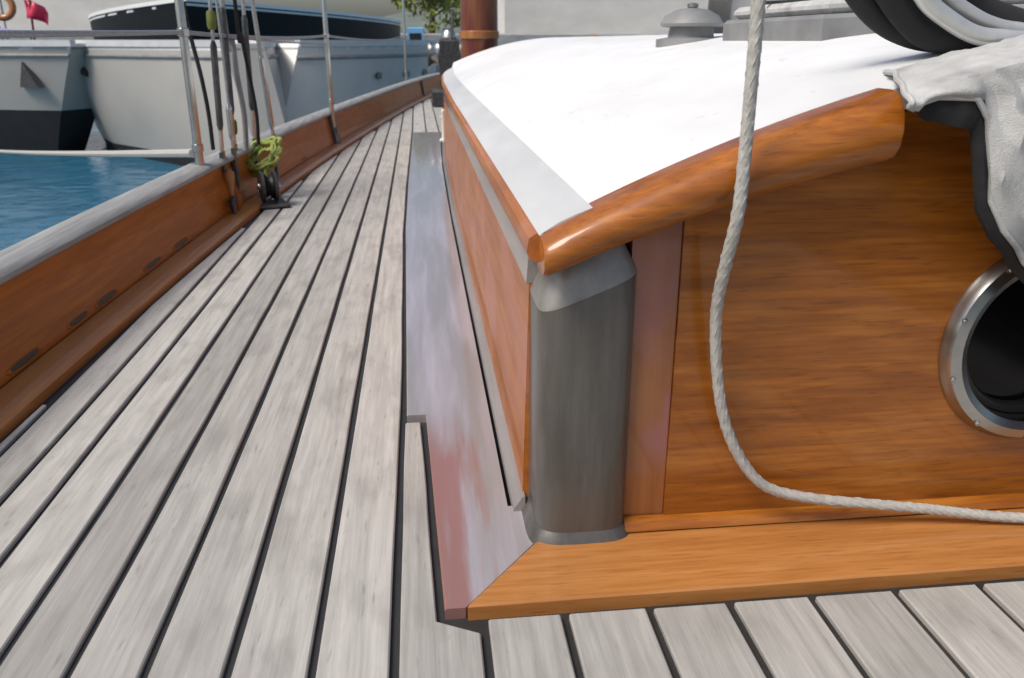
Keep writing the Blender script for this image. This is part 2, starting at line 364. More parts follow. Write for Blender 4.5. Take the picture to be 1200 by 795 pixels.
def wire(name, pts, r, label, cat, group=None, mtl='wire'):
    return tag(MB().tube(pts, r, 8).build(name, mtl, None, True), label, cat, group)
def sag(a, b_, s, n=10):
    a, b_ = Vector(a), Vector(b_); return [a.lerp(b_, i / n) - Vector((0, 0, s * 4 * (i / n) * (1 - i / n))) for i in range(n + 1)]
P0 = (-0.665, 0.2)
wire('lifeline', sag((-0.672, -0.4, 0.505), (SX[0][0], SX[0][1], 0.520), 0.006) + sag((SX[0][0], SX[0][1], 0.520), (SX[1][0], SX[1][1], 0.520), 0.012)[1:] + sag((SX[1][0], SX[1][1], 0.52), (SX[2][0], SX[2][1], 0.52), 0.02)[1:], 0.0058, 'upper wire lifeline running through the tops of the stanchions', 'lifeline', 'wire lifelines')
wire('mooring_line', sag((SX[0][0] - 0.015, SX[0][1], 0.205), (-5.6, 10.8, -0.70), 0.03, 20), 0.012, 'pale mooring line stretching over the water from the nearest stanchion', 'mooring line', None, 'rope')
wire('lifeline', sag((SX[0][0], SX[0][1], 0.52), (SX[2][0] + 0.003, SX[2][1], 0.545), 0.05, 14), 0.003, 'thin slack grey line hanging just under the upper lifeline', 'cord')

# ------------------------------------------------------------------ shrouds with turnbuckles at the chainplates
def make_shroud(name, foot, top, rw, label, body='steel', tape=None, tb=(0.10, 0.33)):
    f, tp = Vector(foot), Vector(top); d = (tp - f); L = d.length; u = d.normalized()
    r = empty(name, f)
    MB().tube([u * (tb[1] - 0.01), u * L], rw, 8).build('wire', 'wire', r, True)
    m = MB(); m.tube([u * tb[0], u * (tb[0] + 0.015), u * (tb[0] + 0.02), u * (tb[1] - 0.02), u * (tb[1] - 0.015), u * tb[1]], [0.006, 0.0095, 0.0095, 0.0095, 0.0095, 0.005], 10); m.build('turnbuckle', body, r, True)
    MB().tube([(0, 0, 0), u * (tb[0] + 0.01)], 0.006, 8).build('rod', 'steel', r, True)
    m = MB(); m.box(-0.005, 0.005, -0.018, 0.018, -0.16, 0.03, 0.002); m.build('chainplate', 'dark_metal', r)
    if tape:
        m = MB(); m.tube([u * tape[0], u * (tape[0] + 0.01), u * (tape[1] - 0.01), u * tape[1]], [0.0105, 0.0132, 0.0132, 0.0105], 10); m.build('tape_wrap', 'olive', r, True)
    return tag(r, label, 'shroud', 'shrouds beside the nearest stanchion')
make_shroud('shroud', (-0.585, 2.56, 0.16), (-0.535, 2.72, 2.6), 0.005, 'wire shroud nearest the first stanchion with olive tape near the lifeline', 'dark_metal', (0.37, 0.42), (0.09, 0.34))
make_shroud('shroud', (-0.585, 2.74, 0.16), (-0.545, 2.80, 2.6), 0.007, 'thick dark shroud with olive tape low on its turnbuckle', 'dark_metal', (0.06, 0.105), (0.12, 0.44))
make_shroud('shroud', (-0.555, 2.92, 0.16), (-0.50, 2.86, 2.6), 0.006, 'middle shroud with a long dark turnbuckle above the green rope', 'dark_metal', None, (0.12, 0.42))
make_shroud('shroud', (-0.508, 3.02, 0.16), (-0.62, 2.86, 2.6), 0.0075, 'pale slanting shroud just right of the dark turnbuckles', 'steel', None, (0.05, 0.30))
make_shroud('shroud', (-0.572, 2.66, 0.16), (-0.60, 2.76, 2.6), 0.0035, 'thinnest wire stay close behind the first stanchion', 'steel', None, (0.05, 0.16))
tag(MB().tube(smooth_path([(-0.60, 2.78, 2.0), (-0.583, 2.78, 0.60), (-0.565, 2.78, 0.50), (-0.560, 2.77, 0.40), (-0.553, 2.78, 0.28), (-0.56, 2.79, 0.16)], 6), 0.0085, 8).build('halyard', 'hatch', None, True), 'loose grey halyard hanging among the dark turnbuckles', 'rope')
tag(MB().tube(smooth_path([(-0.535, 2.8, 2.0), (-0.548, 2.8, 0.62), (-0.54, 2.8, 0.52), (-0.528, 2.8, 0.40), (-0.520, 2.81, 0.28), (-0.525, 2.82, 0.18)], 6), 0.006, 8).build('halyard', 'black_cloth', None, True), 'black halyard hanging down to the green rope coil', 'rope')
# two rope tails tied beside the shrouds
tag(MB().tube(smooth_path([(-0.625, 2.5, 0.56), (-0.617, 2.5, 0.50), (-0.603, 2.5, 0.40), (-0.598, 2.51, 0.30), (-0.60, 2.52, 0.2)], 5), 0.006, 8).build('rope_tail', 'black_cloth', None, True), 'short black rope tail hanging beside the nearest stanchion', 'rope')
# belaying pin, rope coil and turning block on deck
r = empty('belaying_pin', (-0.572, 2.55, 0.03)); MB().lathe([(0.008, 0.0), (0.010, 0.03), (0.013, 0.05), (0.015, 0.07), (0.019, 0.085), (0.016, 0.10), (0.006, 0.107)], n=14).build('handle', 'orange', r, True)
MB().box(-0.026, 0.026, -0.026, 0.026, -0.012, 0.012, 0.003).build('pin_block', 'bulwark', r)
tag(r, 'small orange wooden belaying pin at the foot of the shrouds', 'belaying pin')
pts = []
for k in range(110):
    q = k / 110 * 2 * math.pi * 6
    wob = 1 + 0.14 * math.sin(k * 1.7); 
    pts.append((-0.525 + 0.055 * math.cos(q) * wob + 0.014 * math.sin(k * .31), 2.86 + 0.045 * math.sin(q) + 0.02 * math.sin(k * 0.13), 0.135 + 0.040 * math.sin(q + 0.6) * wob + 0.018 * math.cos(k * 0.23)))
pts += [(-0.51, 2.80, 0.10), (-0.495, 2.79, 0.05), (-0.47, 2.79, 0.016)]
tag(MB().tube(smooth_path(pts, 2), 0.0065, 6).build('rope_coil', 'lime_rope', None, True), 'yellow green rope coil hung at the foot of the shrouds', 'rope coil')
r = empty('turning_block', (-0.485, 2.70, 0.0), 0.35)
for s in (-1, 1):
    m = MB(); m.lathe([(0.030, 0.0), (0.048, 0.003), (0.048, 0.011), (0.030, 0.016)], (s * 0.020 - 0.008, 0, 0.062), 18, 'x'); m.build('cheek', 'dark_metal', r, True)
MB().lathe([(0.038, -0.010), (0.030, 0.0), (0.038, 0.010)], (0.0, 0, 0.062), 18, 'x').build('sheave', 'black', r, True)
MB().lathe([(0.010, -0.034), (0.012, -0.03), (0.012, 0.034), (0.010, 0.038)], (0.0, 0, 0.062), 12, 'x').build('axle', 'steel', r, True)
MB().box(-0.05, 0.05, -0.075, 0.075, 0.001, 0.013, 0.004).build('base_plate', 'dark_metal', r)
MB().tube([(-0.02, 0.06, 0.014), (-0.02, 0.075, 0.045), (0.02, 0.075, 0.045), (0.02, 0.06, 0.014)], 0.006, 8).build('becket', 'steel', r, True)
tag(r, 'dark grey turning block bolted to the deck below the green rope', 'block')
r = empty('deck_cleat', (-0.555, 2.50, 0.018), 0.15)
MB().tube([(0, -0.062, 0.030), (0, -0.045, 0.034), (0, 0, 0.034), (0, 0.045, 0.034), (0, 0.062, 0.030)], [0.004, 0.008, 0.010, 0.008, 0.004], 8).build('horn', 'dark_metal', r, True)
for s in (-1, 1): MB().tube([(0, s * 0.02, -0.003), (0, s * 0.018, 0.032)], 0.007, 8).build('leg', 'dark_metal', r, True)
tag(r, 'low dark cleat on the waterway by the belaying pin', 'cleat')

# ------------------------------------------------------------------ deckhouse
dh = empty('deckhouse', (0.5, 2.5, 0)); dh.location = (0, 0, 0)
tag(dh, 'varnished wooden deckhouse with white roof, round port and grey corner post', 'deckhouse')
YB = 0.735
def roofz(x): return 0.516 - 0.35 * (x - 0.825) ** 2
SIDE = [(0.70, 0.100), (2.5, 0.100), (3.6, 0.108), (4.4, 0.128), (4.85, 0.155)]
def sx(y): return lerp(SIDE, y)
ys = [0.80 + 0.15 * i for i in range(28)]
ZT = 0.318
# side panel in two runs with the painted reflection band between
def strip(z0, z1, o0, o1, th, name, mt, y0=0.80, c=0.0):
    m = MB(); yy = [y for y in ys if y >= y0 - 1e-6]
    m.rings([[(sx(y) + o0, y, z0), (sx(y) + o1, y, z1), (sx(y) + th, y, z1), (sx(y) + th, y, z0)] for y in yy]); return m.build(name, mt, dh, True)
strip(0.006, 0.266, 0.0, 0.006, 0.05, 'side_panel', 'varnish_side')
strip(0.2665, 0.3065, 0.003, 0.006, 0.05, 'strake', 'grey_strake')  # grey band painted where the upper side mirrors the sky
m = MB(); m.rings([[(sx(y) + 0.006, y, 0.307), (sx(y) - 0.003, y, 0.310), (sx(y) - 0.006, y, 0.318), (sx(y) - 0.004, y, 0.330), (sx(y) + 0.003, y, 0.3345), (sx(y) + 0.05, y, 0.3345), (sx(y) + 0.05, y, 0.307)] for y in [0.728] + ys]); m.build('eyebrow_rail', 'varnish_side', dh, True)
NX = 0.052
m = MB(); m.rings([[(sx(y) + 0.004, y, 0.335), (sx(y) + 0.0065, y, 0.3375), (sx(y) + 0.022, y, roofz(0.122) + 0.004), (sx(y) + 0.036, y, roofz(0.136) + 0.0035), (sx(y) + NX, y, roofz(0.1 + NX) + 0.002), (sx(y) + NX, y, 0.335)] for y in [0.7165] + ys]); m.build('roof_nosing', 'nosing', dh, True)
# roof sheet, cambered
m = MB(); xs = [0.045 + 0.05 * 0 + i * 0.06 for i in range(0, 30)]
def rx(i, y): 
    x0 = sx(y) + NX - 0.0005; return x0 + (1.86 - x0) * i / 29
top = []
for y in [0.7165] + ys:
    rr = [(rx(i, y), y, roofz(rx(i, y)) + 0.001) for i in range(30)]
    rr += [(rx(i, y), y, roofz(rx(i, y)) - 0.02) for i in range(29, -1, -1)]
    top.append(rr)
m.rings(top); m.build('roof', 'white', dh, True)
# forward end and starboard side of the house
m = MB(); m.rings([[(0.185, 4.80, 0.004), (1.84, 4.80, 0.004), (1.84, 4.80, 0.32), (1.0, 4.80, 0.53), (0.185, 4.80, 0.31)], [(0.185, 4.84, 0.004), (1.84, 4.84, 0.004), (1.84, 4.84, 0.32), (1.0, 4.84, 0.53), (0.185, 4.84, 0.31)]]); m.build('forward_panel', 'varnish_side', dh)
m = MB(); m.box(1.80, 1.84, 0.76, 4.797, 0.004, 0.31); m.build('side_panel', 'varnish_side', dh)
# aft bulkhead: two boards with a fine joint, follows the roof
def bulk(x0, x1, y, name, n=12):
    m = MB(); A = []
    xx = [x0 + (x1 - x0) * i / n for i in range(n + 1)]
    f = [(x, y, roofz(x) - 0.028) for x in reversed(xx)]
    A = [(x0, y, 0.012), (x1, y, 0.012)] + f
    m.rings([A, [(p[0], p[1] + 0.03, p[2]) for p in A]]); return m.build(name, 'varnish', dh)
bulk(0.196, 0.2435, YB + 0.0035, 'corner_stile', 4).data.materials[0] = M['stile']
PX, PZ, PR = 0.633, 0.205, 0.088
# main panel with a round opening for the port
bm = MB(); nseg = 40
def edge_pt(q):
    # ray from the port centre to panel outline
    dx, dz = math.cos(q), math.sin(q); best = 9
    for k in range(1, 4000):
        s = k * 0.0006
        x, z = PX + dx * s, PZ + dz * s
        if x <= 0.2445 or x >= 1.80 or z <= 0.012 or z >= roofz(x) - 0.028: return (x, z)
    return (PX + dx, PZ + dz)
angs = sorted([2 * math.pi * k / 72 for k in range(72)] + [math.atan2(0.012 - PZ, 0.2445 - PX) % (2 * math.pi), math.atan2(roofz(0.2445) - 0.028 - PZ, 0.2445 - PX) % (2 * math.pi), math.atan2(0.012 - PZ, 1.80 - PX) % (2 * math.pi), math.atan2(roofz(1.80) - 0.028 - PZ, 1.80 - PX) % (2 * math.pi)])
ring_o = [edge_pt(q) for q in angs]; ring_i = [(PX + PR * math.cos(q), PZ + PR * math.sin(q)) for q in angs]
bm.rings([[(x, YB + 0.04, z) for x, z in ring_i], [(x, YB, z) for x, z in ring_i], [(x, YB, z) for x, z in ring_o], [(x, YB + 0.03, z) for x, z in ring_o]], True, False)
bm.build('aft_panel', 'varnish', dh)
m = MB(); m.box(0.2, 1.8, YB + 0.20, YB + 0.21, 0.0, 0.5); 
m.b.free()
# port: rim, glass, inner ring, bolts
pr = MB().lathe([(PR - 0.002, 0.03), (PR - 0.004, -0.004), (PR - 0.002, -0.011), (PR + 0.006, -0.0155), (PR + 0.016, -0.013), (PR + 0.0215, -0.004), (PR + 0.022, 0.0005)], (PX, YB, PZ), 56, 'y', False)
port = pr.build('porthole', 'steel', dh, True)
MB().lathe([(PR - 0.0055, 0.018), (PR - 0.0055, 0.022)], (PX, YB, PZ), 48, 'y').build('glass', 'glass', port)
MB().lathe([(PR - 0.0045, 0.006), (PR - 0.012, 0.004), (PR - 0.015, 0.010), (PR - 0.014, 0.0175), (PR - 0.0045, 0.0178)], (PX, YB, PZ), 48, 'y', False).build('gasket', 'black', port, True)
for k in range(10):
    q = 2 * math.pi * (k + 0.5) / 10; MB().lathe([(0.0035, -0.001), (0.0035, 0.0), (0.001, -0.0022)][::-1], (PX + (PR + 0.0145) * math.cos(q), YB - 0.0135, PZ + (PR + 0.0145) * math.sin(q)), 8, 'y').build('bolt', 'steel', port)
# thick rounded moulding over the bulkhead
def mould(x):
    z0, z1 = roofz(x) - 0.036 - 0.075 * (x - 0.11), roofz(x) + 0.002
    yb, yf = YB + 0.0, 0.692; h = z1 - z0; out = []
    prof = [(yb + 0.002, 0), (yf + 0.012, 0.0), (yf + 0.001, 0.08), (yf - 0.006, 0.24), (yf - 0.008, 0.46), (yf - 0.005, 0.70), (yf + 0.002, 0.88), (yf + 0.012, 0.975), (yf + 0.022, 1.0), (yb + 0.002, 1.0)]
    return [(x, y, z0 + u * h) for y, u in prof]
xs = [0.108 + (0.416 - 0.108) * i / 16 for i in range(17)]
m = MB(); rg = [mould(x) for x in xs]
def squash(r, s): 
    cy = sum(p[1] for p in r) / len(r); cz = sum(p[2] for p in r) / len(r)
    return [(p[0], cy + (p[1] - cy) * s, cz + (p[2] - cz) * s) for p in r]
r0 = [(0.1045, p[1], p[2]) for p in squash(mould(0.105), 0.86)]
m.rings([r0] + rg); m.build('moulding', 'varnish', dh, True)
# grey corner post, half round and bevelled at its head
cx, cy_ = 0.1545, 0.757
def post_ring(z, s=1.0, dz=0.0):
    pts = []
    for k in range(15):
        q = math.pi * (1.02 + 0.94 * k / 14)
        c, sn = math.cos(q), math.sin(q)
        ex = 0.55
        px = cx + s * 0.0475 * math.copysign(abs(c) ** ex, c); py = cy_ + s * 0.040 * math.copysign(abs(sn) ** ex, sn)
        pts.append((px, py, z + dz * (px - cx) / 0.045))
    pts += [(cx + 0.0475 * s, YB + 0.045, z + dz), (cx - 0.0475 * s, YB + 0.065, z - dz)]
    return pts
m = MB(); m.rings([post_ring(0.004), post_ring(0.15), post_ring(0.276, 1, 0.018)]); m.build('corner_post', 'post', dh, True)
m = MB(); m.rings([post_ring(0.2763, 0.999, 0.018), post_ring(0.280, 0.985, 0.018), post_ring(0.306, 0.74, 0.019), post_ring(0.319, 0.62, 0.020)]); m.build('post_cap', 'post_pale', dh, True)
m = MB(); m.rings([post_ring(0.004, 1.20), post_ring(0.008, 1.19), post_ring(0.018, 1.05), post_ring(0.021, 1.005)]); m.build('post_shoe', 'post', dh, True)
# base moulding on the side and below the bulkhead
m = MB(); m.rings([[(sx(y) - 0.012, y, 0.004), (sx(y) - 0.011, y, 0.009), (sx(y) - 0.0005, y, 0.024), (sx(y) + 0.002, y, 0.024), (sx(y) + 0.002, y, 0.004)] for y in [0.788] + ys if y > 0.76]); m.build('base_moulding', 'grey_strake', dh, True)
m = MB(); m.rings([[(x, YB - 0.011, 0.0125), (x, YB - 0.010, 0.017), (x, YB - 0.001, 0.024), (x, YB + 0.002, 0.024), (x, YB + 0.002, 0.0125)] for x in (0.2, 0.7, 1.3, 1.8)]); m.build('base_moulding', 'varnish', dh, True)
# margin boards along the side, sill below the bulkhead, mitred at the corner
def slab(poly, z0, z1, name, mt, c=0.002):
    cxm = sum(p[0] for p in poly) / len(poly); cym = sum(p[1] for p in poly) / len(poly)
    m = MB()
    ins = [(p[0] + (c if p[0] < cxm else -c), p[1] + (c if p[1] < cym else -c)) for p in poly]
    m.rings([[(*p, z0) for p in poly], [(*p, z1 - c) for p in poly], [(*p, z1) for p in ins]]); return m.build(name, mt, dh)
y_ = [0.629, 0.66, 0.7015, 0.7275, 0.75, 0.80, 0.8001, 0.9, 1.0, 1.0519, 1.0522, 1.3, 1.6, 2.0, 2.28, 2.7, 3.09, 3.5, 3.95, 4.4, 4.84]
def mright(y): return (0.0255 + (y - 0.628) * 0.8027) if y <= 0.7275 else (0.1054 if y <= 0.80 else sx(y) - 0.0165)
m = MB(); m.rings([[(marg(y), y, -0.02), (marg(y), y, 0.004), (marg(y) + 0.002, y, 0.006), (mright(y), y, 0.006), (mright(y), y, -0.02)] for y in y_]); m.build('margin_board', 'margin', dh)
slab([(0.028, 0.6255), (1.80, 0.6365), (1.80, YB + 0.004), (0.112, YB + 0.004), (0.1093, 0.7275)], -0.02, 0.0105, 'sill', 'sill')

# ------------------------------------------------------------------ things on and over the house
# hanging rope
rp = [(0.268, 0.668, 2.6), (0.268, 0.668, 1.2), (0.268, 0.668, 0.62), (0.2685, 0.668, 0.50), (0.270, 0.6705, 0.41), (0.2695, 0.672, 0.36), (0.2695, 0.690, 0.31), (0.271, 0.706, 0.26), (0.279, 0.712, 0.20), (0.292, 0.714, 0.145), (0.314, 0.714, 0.098), (0.345, 0.714, 0.064), (0.395, 0.714, 0.047), (0.46, 0.712, 0.037), (0.53, 0.708, 0.028), (0.61, 0.698, 0.019), (0.70, 0.685, 0.0175), (0.82, 0.67, 0.0175), (1.0, 0.68, 0.0175)]
sp = smooth_path(rp, 6)
rope = MB().tube(sp, 0.0054, 12).build('rope', 'rope', None, True)
tag(rope, 'grey rope hanging over the moulding and curving along the sill', 'rope')
# strands twisted round it
acc = 0.0; fine = []
for a, b_ in zip(sp, sp[1:]):
    L = (b_ - a).length; n = max(1, int(L / 0.006))
    for k in range(n): fine.append(a.lerp(b_, k / n))
fine = [p for p in fine if p.z < 0.66]
for s in range(3):
    pts = []; prevu = None
    for i, p in enumerate(fine):
        d = (fine[min(i + 1, len(fine) - 1)] - fine[max(i - 1, 0)]).normalized()
        u = (d.cross(Vector((0, 1, 0)))).normalized() if abs(d.y) < .9 else Vector((1, 0, 0)); v = d.cross(u)
        q = i * 0.006 / 0.030 * 2 * math.pi + s * 2 * math.pi / 3
        pts.append(p + (u * math.cos(q) + v * math.sin(q)) * 0.0024)
    MB().tube(pts, 0.0038, 6).build('strand', 'rope', rope, True)

# folded spray hood: crumpled grey canvas over the aft edge of the roof
def hem(x):   # height of the hanging lower edge
    return lerp([(0.395, 0.449), (0.409, 0.446), (0.416, 0.455), (0.43, 0.457), (0.462, 0.453), (0.468, 0.438), (0.466, 0.425), (0.470, 0.405), (0.482, 0.372), (0.500, 0.343), (0.523, 0.323), (0.60, 0.25), (0.72, 0.16), (0.9, 0.12), (1.2, 0.12)], x)
sh = empty('spray_hood', (0.7, 0.75, 0.5))
bmx = MB(); NU, NV = 84, 50; rings = []
for i in range(NU + 1):
    u = (i / NU) ** 1.25; row = []
    for j in range(NV + 1):
        v = j / NV
        k = max(0.0, (v - 0.5) * 2); b_ = 1 - min(1.0, v * 2)          # b_: how far forward on the roof, k: how far down the hang
        xl = 0.401 + 0.05 * b_ + 0.006 * nz(b_ * 4, 3, 1)
        x = xl + (1.25 - xl) * u
        zr = roofz(x) + 0.003; ze = hem(x)
        if v < 0.5: y = 0.664 + 0.125 * b_; z = zr + 0.006 * math.sin(math.pi * b_)
        else: y = 0.664 - 0.010 * math.sin(k * math.pi * 0.8); z = zr - (zr - ze) * k
        amp = 0.014 * min(1, max(0.0, x - xl - 0.006) * 13)
        q_ = x + 0.5 * (z - 0.45) + 0.03 * nz(x * 8, z * 8, 2); f1 = 0.7 * (1 - abs(nz(q_ * 22 + 3, y * 5, z * 4)) * 2.4); f2 = 0.8 * (1 - abs(nz(q_ * 46, y * 9 + 5, z * 9)) * 2.2) - .4; f3 = nz(x * 75, y * 75, z * 60)
        g = amp * (abs(f1) * 1.6 + 0.7 * f2 + 0.3 * f3)
        ad = 0.002 * nz(x * 30, 7, z * 30) * k
        y -= 0.42 * max(0.0, x - 0.58) ** 1.2  # unseen right end bulged aft to shade the sill and bulkhead
        row.append((x + ad - 0.7, y - 0.75 - g * (1.0 if v > 0.45 else 0.1), z - 0.5 + (max(0.0, g) * 0.25 if v < 0.52 else g * 0.15)))
    rings.append(row)
bmx.rings(rings, False, False)
cv = bmx.build('canvas', 'canvas', sh, True)
m = MB(); m.tube([Vector(p) + Vector((0, 0, 0.001)) for p in rings[0][:NV + 1]] + [Vector(rings[q][NV]) for q in range(1, NU + 1, 2)], 0.0028, 8); m.build('hem', 'canvas', sh, True)
so = cv.modifiers.new('thickness', 'SOLIDIFY'); so.thickness = 0.003; so.offset = 0
tag(sh, 'crumpled grey canvas spray hood folded over the roof edge above the port', 'spray hood')
# black lining that shows under the hem
m = MB(); rg = []
for i in range(1, NU + 1):
    p = Vector(rings[i][NV]); x = p.x + 0.7
    if x < 0.414 or x > 0.60: continue
    w_ = lerp([(0.414, 0.008), (0.422, 0.020), (0.458, 0.026), (0.4655, 0.022), (0.470, 0.009), (0.60, 0.006)], x) + 0.002 * nz(x * 160, 1, 2)
    dx = lerp([(0.460, 0), (0.468, 0.006)], x)
    rg.append([p + Vector(v) for v in ((-dx, 0.006, -w_), (-dx * .5, 0.001, -w_ * .5), (0, 0.003, 0.004), (0, 0.010, 0.004), (-dx, 0.011, -w_))])
m.rings(rg); m.build('lining', 'black_cloth', sh, True)
# two pale hoops side by side with black cloth rolled along them
def arc(pts): return smooth_path([(x - 0.7, y - 0.75, z - 0.5) for x, y, z in pts], 6)
def bundle(P, r, a, f): return MB().tube(P, [r + a * nz(i * f * 0.35, 2, r * 100) for i in range(len(P))], 14)
MB().tube(arc([(0.41, 0.8, 0.64), (0.439, 0.8, 0.595), (0.465, 0.8, 0.566), (0.487, 0.8, 0.537), (0.512, 0.8, 0.52), (0.542, 0.8, 0.506), (0.571, 0.8, 0.502), (0.628, 0.8, 0.503), (0.85, 0.8, 0.53), (1.2, 0.8, 0.53)]), 0.0088, 12).build('hoop', 'bow_tube', sh, True)
MB().tube(arc([(0.44, 0.83, 0.66), (0.481, 0.83, 0.599), (0.506, 0.83, 0.569), (0.53, 0.83, 0.540), (0.551, 0.83, 0.527), (0.577, 0.83, 0.516), (0.607, 0.83, 0.510), (0.659, 0.83, 0.510), (0.85, 0.83, 0.54), (1.2, 0.83, 0.54)]), 0.0080, 12).build('hoop', 'bow_tube', sh, True)
bundle(arc([(0.40, 0.825, 0.640), (0.430, 0.825, 0.592), (0.455, 0.825, 0.556), (0.480, 0.825, 0.527), (0.506, 0.825, 0.508), (0.54, 0.825, 0.500), (0.58, 0.825, 0.497), (0.66, 0.825, 0.497), (1.2, 0.825, 0.52)]), 0.0145, 0.002, 0.3).build('rolled_cloth', 'black_cloth', sh, True)
bundle(arc([(0.37, 0.85, 0.640), (0.40, 0.85, 0.600), (0.43, 0.85, 0.560), (0.465, 0.85, 0.525), (0.50, 0.85, 0.508), (0.55, 0.85, 0.500), (0.66, 0.85, 0.497), (1.2, 0.85, 0.52)]), 0.013, 0.003, 0.3).build('rolled_cloth', 'black_cloth', sh, True)
bundle(arc([(0.51, 0.9, 0.65), (0.554, 0.9, 0.591), (0.579, 0.9, 0.558), (0.603, 0.9, 0.537), (0.631, 0.9, 0.524), (0.669, 0.9, 0.514), (0.711, 0.9, 0.512), (1.2, 0.9, 0.53)]), 0.017, 0.004, 0.3).build('rolled_cloth', 'black_cloth', sh, True)

# grey sliding hatch further forward on the roof
ha = empty('roof_hatch', (0.72, 1.40, roofz(0.72))); ha.rotation_euler.y = -0.05
MB().box(-0.12, 0.26, -0.16, 0.26, -0.02, 0.030, 0.006).build('coaming', 'hatch', ha)
MB().box(-0.105, 0.245, -0.145, 0.245, 0.0302, 0.052, 0.008).build('lid', 'canvas', ha)
MB().tube([(-0.06, -0.152, 0.04), (-0.06, -0.172, 0.044), (0.10, -0.172, 0.044), (0.10, -0.152, 0.04)], 0.006, 8).build('handle', 'steel', ha, True)
MB().box(-0.108, 0.248, 0.085, 0.093, 0.0522, 0.058, 0.001).build('batten', 'dark_metal', ha)
tag(ha, 'grey sliding hatch with a pale lid on the roof behind the canvas', 'hatch')
vt = empty('mushroom_vent', (0.60, 1.86, roofz(0.60)))
MB().lathe([(0.075, -0.012), (0.075, 0.004), (0.05, 0.008), (0.046, 0.03)], n=24).build('base', 'hatch', vt, True)
MB().lathe([(0.050, 0.028), (0.066, 0.030), (0.068, 0.036), (0.058, 0.052), (0.034, 0.064), (0.008, 0.068)], n=24).build('cap', 'hatch', vt, True)
MB().lathe([(0.004, 0.067), (0.012, 0.069), (0.012, 0.076), (0.004, 0.078)], n=12).build('knob', 'steel', vt, True)
tag(vt, 'low grey mushroom vent on the white roof left of the hanging rope', 'vent')
mast = empty('mast', (0.385, 5.28, -0.02))
MB().lathe([(0.115, 0.0), (0.112, 1.0), (0.105, 4.0)], n=24).build('spar', 'maroon', mast, True)
MB().lathe([(0.135, 0.0), (0.135, 0.05), (0.116, 0.06)], n=24).build('mast_collar', 'dark_metal', mast, True)
MB().lathe([(0.121, 0.53), (0.121, 0.57), (0.112, 0.575)], n=24).build('band', 'orange', mast, True)
tag(mast, 'dark red varnished wooden mast rising beyond the white roof', 'mast')
# anchor windlass on the foredeck
wl = empty('windlass', (0.26, 6.9, 0.0)); wl.scale = (0.9, 1, 1.3)
MB().box(-0.16, 0.16, -0.14, 0.14, 0.0, 0.10, 0.012).build('bed', 'dark_metal', wl)
MB().box(-0.085, 0.085, -0.09, 0.09, 0.1005, 0.40, 0.02).build('gearbox', 'dark_metal', wl)
for s in (-1, 1): MB().lathe([(0.10, 0.0), (0.075, 0.02), (0.06, 0.05), (0.07, 0.09), (0.09, 0.10)], (s * 0.087 if s > 0 else -0.187, 0, 0.31), 20, 'x').build('drum', 'steel', wl, True)
MB().lathe([(0.07, 0.4005), (0.06, 0.43), (0.03, 0.455)], n=16).build('cap', 'steel', wl, True)
MB().tube([(0.02, -0.07, 0.40), (0.03, -0.12, 0.50), (0.03, -0.16, 0.56)], 0.012, 8).build('lever', 'steel', wl, True)
tag(wl, 'dark grey anchor windlass with pale drums at the far end of the deck', 'windlass')
# pale bitt by the forward corner of the house
r = empty('mooring_bitt', (0.128, 4.42, 0.004))
MB().lathe([(0.022, 0), (0.022, 0.008), (0.010, 0.014), (0.009, 0.14), (0.012, 0.145), (0.012, 0.155), (0.004, 0.16)], n=14).build('pillar', 'gunwale', r, True)
MB().tube([(-0.02, 0, 0.12), (0.02, 0, 0.12)], 0.005, 8).build('cross_bar', 'gunwale', r, True)
tag(r, 'small white bitt on the margin board by the far end of the cabin side', 'bitt')

# ------------------------------------------------------------------ water, quay, far shore
m = MB(); m.face([(-600, -400, -0.8), (600, -400, -0.8), (600, 900, -0.8), (-600, 900, -0.8)]); tag(m.build('water', 'water'), kind='structure')
m = MB(); m.box(-150, 160, 34, 90, -3, 0.75, 0.05); tag(m.build('quay', 'concrete'), kind='structure')
m = MB(); N = 60; rr = []
for i in range(N + 1):
    x = -500 + 1000 * i / N; hgt = 14 + 10 * nz(x * 0.012, 0, 0) + 5 * nz(x * 0.05, 3, 0)
    rr.append([(x, 300, -1), (x, 340, hgt * 0.6), (x, 420, hgt), (x, 500, -1)])
m.rings(rr); tag(m.build('hill', 'hill', None, True), kind='structure')

def building(x0, x1, y0, y1, hgt, label, bays, roof_c='roof_tile', wall='plaster', zb=0.75):
    r = empty('building', ((x0 + x1) / 2, (y0 + y1) / 2, zb)); X, Y = (x1 - x0) / 2, (y1 - y0) / 2
    MB().box(-X, X, -Y, Y, 0, hgt).build('wall', wall, r)
    m = MB(); m.rings([[(-X - .3, -Y - .3, hgt + .002), (X + .3, -Y - .3, hgt + .002), (X + .3, Y + .3, hgt + .002), (-X - .3, Y + .3, hgt + .002)], [(-X * .8, -0.1, hgt + 1.6), (X * .8, -0.1, hgt + 1.6), (X * .8, 0.1, hgt + 1.6), (-X * .8, 0.1, hgt + 1.6)]]); m.build('roof', roof_c, r)
    for k in range(bays):
        xx = -X + (k + 0.5) * 2 * X / bays
        for z in [3.2 + 2.8 * q for q in range(int((hgt - 1.5) / 2.8))]:
            f = MB().box(xx - .5, xx + .5, -Y - .05, -Y + .1, z, z + 1.3).build('window', 'gunwale', r)
            MB().box(xx - .4, xx + .4, -Y - .07, -Y - .045, z + .1, z + 1.2).build('pane', 'window', f)
    return tag(r, label, 'building')
building(-24, -12, 46, 56, 5.6, 'pale plastered building on the quay behind the far left yachts', 5)
building(4.5, 15, 44, 54, 5.6, 'pale plastered building on the quay beyond the white roof', 4)
building(17, 34, 46, 58, 8.4, 'tall pale building on the quay beyond the roof hatch', 6)
